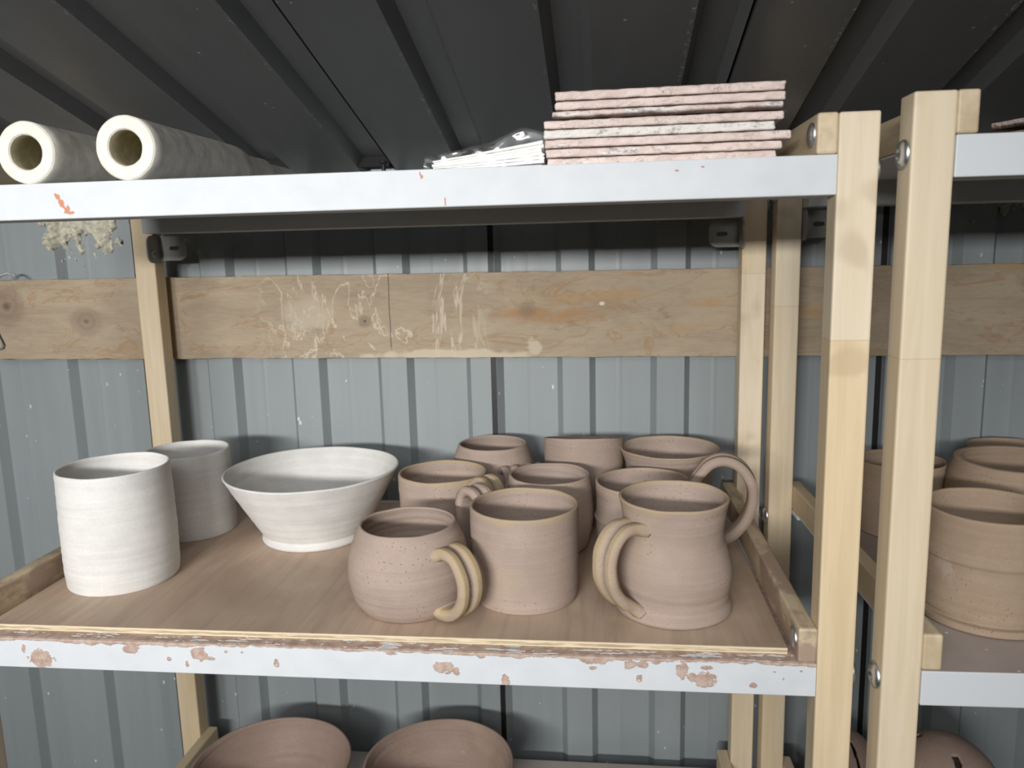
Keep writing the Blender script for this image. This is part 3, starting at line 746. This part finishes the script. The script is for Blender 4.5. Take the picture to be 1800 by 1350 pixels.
# ---------------------------------------------------------------- top shelf: tubes, slabs, bagged sheets, pin
def tube_bm(R, r, L, seed, knob=1.0):
    bm = bmesh.new(); n = 72; rows = []
    line = [(r, L * .5, 2), (r, .012, 2), (r, .0012, 2), (r + .0010, 0, 0), (r + (R - r) * .5, -.0002, 0), (R - .0012, 0, 0), (R, .0012, 1)]
    line += [(R, L * i / 14, 1) for i in range(1, 14)] + [(R, L - .0012, 1), (R - .0012, L, 0), (r + .001, L, 0), (r, L - .0012, 2), (r, L * .5, 2)]
    for rr, y, m in line:
        rows.append([bm.verts.new(((rr + .0004 * knob * nz(math.cos(2 * PI * k / n) * 3, math.sin(2 * PI * k / n) * 3, y * 40 + seed)) * math.cos(2 * PI * k / n), y, (rr + .0004 * knob * nz(math.cos(2 * PI * k / n) * 3, math.sin(2 * PI * k / n) * 3, y * 40 + seed)) * math.sin(2 * PI * k / n))) for k in range(n)])
    for i, (a, b_) in enumerate(zip(rows, rows[1:])):
        for k in range(n):
            f = bm.faces.new((a[k], a[(k + 1) % n], b_[(k + 1) % n], b_[k])); f.material_index = max(line[i][2], line[i + 1][2]) if {line[i][2], line[i + 1][2]} != {0, 1} and 0 not in (line[i][2], line[i + 1][2]) else (0 if 0 in (line[i][2], line[i + 1][2]) else 1)
    return bm
def tube(label, x, y, R, L, yaw, seed, rr=.56):
    o = obj('ceramic_tube', tube_bm(R, R * rr, L, seed), [TUBE_END, TUBE_OUT, TUBE_IN], loc=(x, y, ZT + R + .0006), rot=(0, 0, yaw), smooth=True)
    for p in o.data.polygons: p.use_smooth = p.material_index != 0
    tag(o, label, 'tube', 'thick ceramic kiln tubes on the top shelf')
tube('thick cream-ended ceramic tube on the top shelf, at the left edge', -.6055, .004, .0236, .185, .02, 2.0)
tube('cream-ended ceramic tube on the top shelf, second from the left edge', -.5230, .0035, .0240, .176, 0.0, 6.0)
tube('plain ceramic tube lying second in line behind the right front tube', -.5240, .182, .0214, .062, -.01, 9.0)
tube('plain ceramic tube lying third and last in line, furthest back', -.5243, .247, .0200, .078, -.01, 12.0)

def slab_bm(w, d, h, seed, amp=.0006):
    bm = bmesh.new(); add_box(bm, (-w / 2, -d / 2, -h / 2), (w / 2, d / 2, h / 2), .0008, 1)
    bmesh.ops.subdivide_edges(bm, edges=[e for e in bm.edges if abs((e.verts[0].co - e.verts[1].co).x) > w * .5], cuts=150)
    bmesh.ops.subdivide_edges(bm, edges=[e for e in bm.edges if abs((e.verts[0].co - e.verts[1].co).y) > d * .5], cuts=12)
    bmesh.ops.subdivide_edges(bm, edges=[e for e in bm.edges if abs((e.verts[0].co - e.verts[1].co).z) > h * .4], cuts=4)
    for v in bm.verts:
        x, y, z = v.co
        k = Vector((nz(x * 130, y * 90, z * 260 + seed), nz(x * 160, y * 160 + seed, z * 320), nz(x * 150 + seed, y * 150, z * 200)))
        v.co += Vector((k.x * amp * 1.6 * (abs(x) > w / 2 - .002), k.y * amp * 1.5, k.z * amp * .55))
    return bm
SL = [(-.1952, -.0320, SLAB, 'topmost slab of the pink stack on the top shelf'), (-.1953, -.0314, SLAB, 'second slab from the top of the pink stack, above the scorched one'),
      (-.1975, -.0332, SLAB_D, 'third slab from the top of the pink stack, with dark scorched lower edge'), (-.2039, -.0329, SLAB, 'fourth slab from the top of the pink stack, just above the white-streaked one'),
      (-.2040, -.0390, SLAB_W, 'white-streaked slab in the middle of the pink stack'), (-.2033, -.0270, SLAB, 'sixth slab from the top of the pink stack, sticking out furthest right'),
      (-.2035, -.0334, SLAB, 'seventh slab from the top of the pink stack, last but one'), (-.2015, -.0372, SLAB, 'bottom slab of the pink stack, resting on the top shelf')]
pitch = .00675
for i, (a, b_, m, lab) in enumerate(SL):
    k = 7 - i; h = .0056 + (.0003 if i in (0, 4) else 0)
    o = obj('kiln_slab', slab_bm(b_ - a, .17, h, i * 3.1 + 1), m, loc=((a + b_) / 2, .0200 + .085 + .0012 * random.uniform(-1, 1), ZT + .0034 + k * pitch), rot=(0, -.004 if i < 3 else -.002, .004 * random.uniform(-1, 1)))
    tag(o, lab, 'slab', 'pink washed kiln slabs stacked on the top shelf')

# white fibre sheets fanned in a clear bag, leaning up on the slab stack
def sheet_bm(k, w=.0845, d=.10):
    bm = bmesh.new(); nx = 30; rows = []
    for i in range(nx + 1):
        u = i / nx; x = u * w; z = .0004 + k * (.00115 + .0016 * u) + .0012 * u * u * (k > 0) + .0002 * nz(u * 5, k, 2); t = .00098 + .00150 * u
        rows.append([bm.verts.new((x, y, z + dz)) for y, dz in ((0, 0), (d, 0), (d, t), (0, t))])
    for a, b_ in zip(rows, rows[1:]):
        for j in range(4): bm.faces.new((a[j], a[(j + 1) % 4], b_[(j + 1) % 4], b_[j]))
    bm.faces.new(rows[0]); bm.faces.new(rows[-1][::-1])
    return bm
names = ['lowest', 'second lowest', 'third', 'fourth', 'fifth', 'second highest', 'topmost']
for k in range(7):
    o = obj('fibre_sheet', sheet_bm(k), SHEETW, loc=(-.2915 + .0006 * ((k * 3) % 4), .030 + .0008 * ((k * 5) % 3), ZT + .0006), smooth=False)
    tag(o, 'white fibre sheet in the clear bag beside the slabs, %s in the pile' % names[k], 'sheet', 'white fibre sheets in the clear bag')
def bag_bm():
    bm = bmesh.new(); nx, ny = 64, 26; g = [[None] * (ny + 1) for _ in range(nx + 1)]
    w0, w1 = -.0050, .0872
    prof = []
    for i in range(nx + 1):
        u = i / nx; x = w0 + (w1 - w0) * u
        top = .0108 + .0180 * u + .0045 * math.exp(-((u - .82) / .16) ** 2) - .0035 * max(0, (u - .85) / .15)
        if u < .12: top = .0110 + .0010 * math.sin(u * 40)
        for j in range(ny + 1):
            v = j / ny        # across: front bottom -> front top -> back top -> back bottom
            if v < .35: y, z = -.0040 + .003 * (v / .35), top * (v / .35)
            elif v < .65: y, z = -.001 + .109 * ((v - .35) / .30), top + .0015 * math.sin(PI * (v - .35) / .30)
            else: y, z = .108 + .002 * ((v - .65) / .35), top * (1 - (v - .65) / .35)
            k = nz(x * 95, y * 40, z * 120) * .0016 + abs(nz(x * 60 + z * 160, y * 30, 3)) * .0018
            zz = max(.0004, z + (k * .6 if .2 < v < .8 else 0)); g[i][j] = bm.verts.new((x, y - (k if v < .36 else 0), zz))
    for i in range(nx):
        for j in range(ny): bm.faces.new((g[i][j], g[i + 1][j], g[i + 1][j + 1], g[i][j + 1]))
    return bm
tag(obj('plastic_bag', bag_bm(), FILM, loc=(-.2915, .0285, ZT + .0003), smooth=True), 'clear crinkled plastic bag around white sheets beside the slab stack', 'bag')

def lathe(prof, n=24):
    bm = bmesh.new(); rows = []
    for r, z in prof: rows.append([bm.verts.new((r * math.cos(2 * PI * k / n), r * math.sin(2 * PI * k / n), z)) for k in range(n)])
    for a, b_ in zip(rows, rows[1:]):
        for k in range(n): bm.faces.new((a[k], a[(k + 1) % n], b_[(k + 1) % n], b_[k]))
    bm.faces.new(rows[0][::-1]); bm.faces.new(rows[-1]); return bm
tag(obj('screw', lathe([(.0009, 0), (.0016, .0030), (.0017, .0068), (.0024, .0084), (.0037, .0092), (.0037, .0098), (.0030, .0101), (.0012, .0101)]), BLACK, loc=(-.3290, .030, ZT + .0003), smooth=True), 'small black screw standing head up on the top shelf', 'screw')

# broken slabs on top of the right-hand rack
GS = 'broken slabs on the top of the right-hand rack'
zt2 = ZT + R2.z
tag(obj('kiln_slab', slab_bm(.20, .16, .0062, 41), SLAB, loc=(.262, .118, zt2 + .0039), rot=(0, 0, .16)), 'pink broken slab lying lowest at the top right edge', 'slab', GS)
tag(obj('kiln_slab', slab_bm(.17, .12, .0060, 43), SLAB_T, loc=(.2555, .125, zt2 + .0155), rot=(.03, -.02, .32)), 'tan broken slab lying askew on the pink one, top right edge', 'slab', GS)
tag(obj('kiln_slab', slab_bm(.14, .12, .0062, 47), SLAB_D, loc=(.258, .133, zt2 + .0290), rot=(.03, -.03, .22)), 'uppermost broken slab at the top right edge', 'slab', GS)

# bent wire hooked over the plank at the left edge
def tube_path(pts, r, n=8):
    P_ = [Vector(p) for p in pts]; bm = bmesh.new(); rows = []
    for i, p in enumerate(P_):
        d = (P_[min(i + 1, len(P_) - 1)] - P_[max(i - 1, 0)]).normalized(); a = d.orthogonal().normalized(); b_ = d.cross(a)
        if rows and a.dot(pa) < 0: a, b_ = -a, -b_
        pa = a
        rows.append([bm.verts.new(p + (a * math.cos(2 * PI * k / n) + b_ * math.sin(2 * PI * k / n)) * r) for k in range(n)])
    for r0, r1 in zip(rows, rows[1:]):
        for k in range(n): bm.faces.new((r0[k], r0[(k + 1) % n], r1[(k + 1) % n], r1[k]))
    bm.faces.new(rows[0][::-1]); bm.faces.new(rows[-1]); return bm
tag(obj('wire_hook', tube_path([(-.943, .4100, .2995), (-.948, .4090, .3040), (-.955, .4070, .3065), (-.962, .4030, .3030), (-.968, .4020, .2960), (-.978, .4018, .270), (-.981, .4018, .240), (-.9755, .4016, .222), (-.9705, .4016, .210), (-.972, .4016, .2060), (-.980, .4016, .2045)], .0014), GREYPL, smooth=True), 'bent grey wire hooked over the plank at the far left edge', 'wire')

# ---------------------------------------------------------------- light, world, camera
wd = bpy.data.worlds.new('World'); bpy.context.scene.world = wd; wd.use_nodes = True
bg = wd.node_tree.nodes['Background']; bg.inputs[0].default_value = (.80, .90, 1.0, 1); bg.inputs[1].default_value = .014
def area(name, loc, target, sx, sy, power, col):
    l = bpy.data.lights.new(name, 'AREA'); l.shape = 'RECTANGLE'; l.size = sx; l.size_y = sy; l.energy = power; l.color = col
    o = bpy.data.objects.new(name, l); C.objects.link(o); o.location = loc
    o.rotation_euler = (Vector(target) - Vector(loc)).to_track_quat('-Z', 'Y').to_euler(); return o
key = area('strip_lamp', (-.68, -2.1, .555), (-.52, .43, .22), .85, .10, 6.5, (1.0, .985, .96)); key.data.spread = math.radians(62)
fill = area('daylight_opening', (-.42, -1.45, 1.02), (-.45, .10, .05), 1.9, .8, 5.3, (.97, .985, 1.0)); fill.data.spread = math.radians(95)

cam = bpy.data.cameras.new('Camera'); co = bpy.data.objects.new('Camera', cam); C.objects.link(co)
yaw, pit, rol = .1141, .1636, -.0244
fw = Vector((-math.sin(yaw) * math.cos(pit), math.cos(yaw) * math.cos(pit), -math.sin(pit)))
r0 = Vector((math.cos(yaw), math.sin(yaw), 0)); u0 = r0.cross(fw)
rr = r0 * math.cos(rol) + u0 * math.sin(rol); uu = -r0 * math.sin(rol) + u0 * math.cos(rol)
M = Matrix((rr, uu, -fw)).transposed().to_4x4(); M.translation = Vector((-.1629, -.5853, .3163)); co.matrix_world = M
cam.sensor_fit = 'HORIZONTAL'; cam.sensor_width = 36; cam.lens = 1391.717 / 1800 * 36; cam.clip_start = .02
cam.dof.use_dof = True; cam.dof.focus_distance = .74; cam.dof.aperture_fstop = 8.0
sc = bpy.context.scene; sc.camera = co
vs = sc.view_settings; vs.view_transform = 'Standard'; vs.look = 'None'; vs.gamma = 1; vs.use_curve_mapping = False; vs.exposure = 0.0
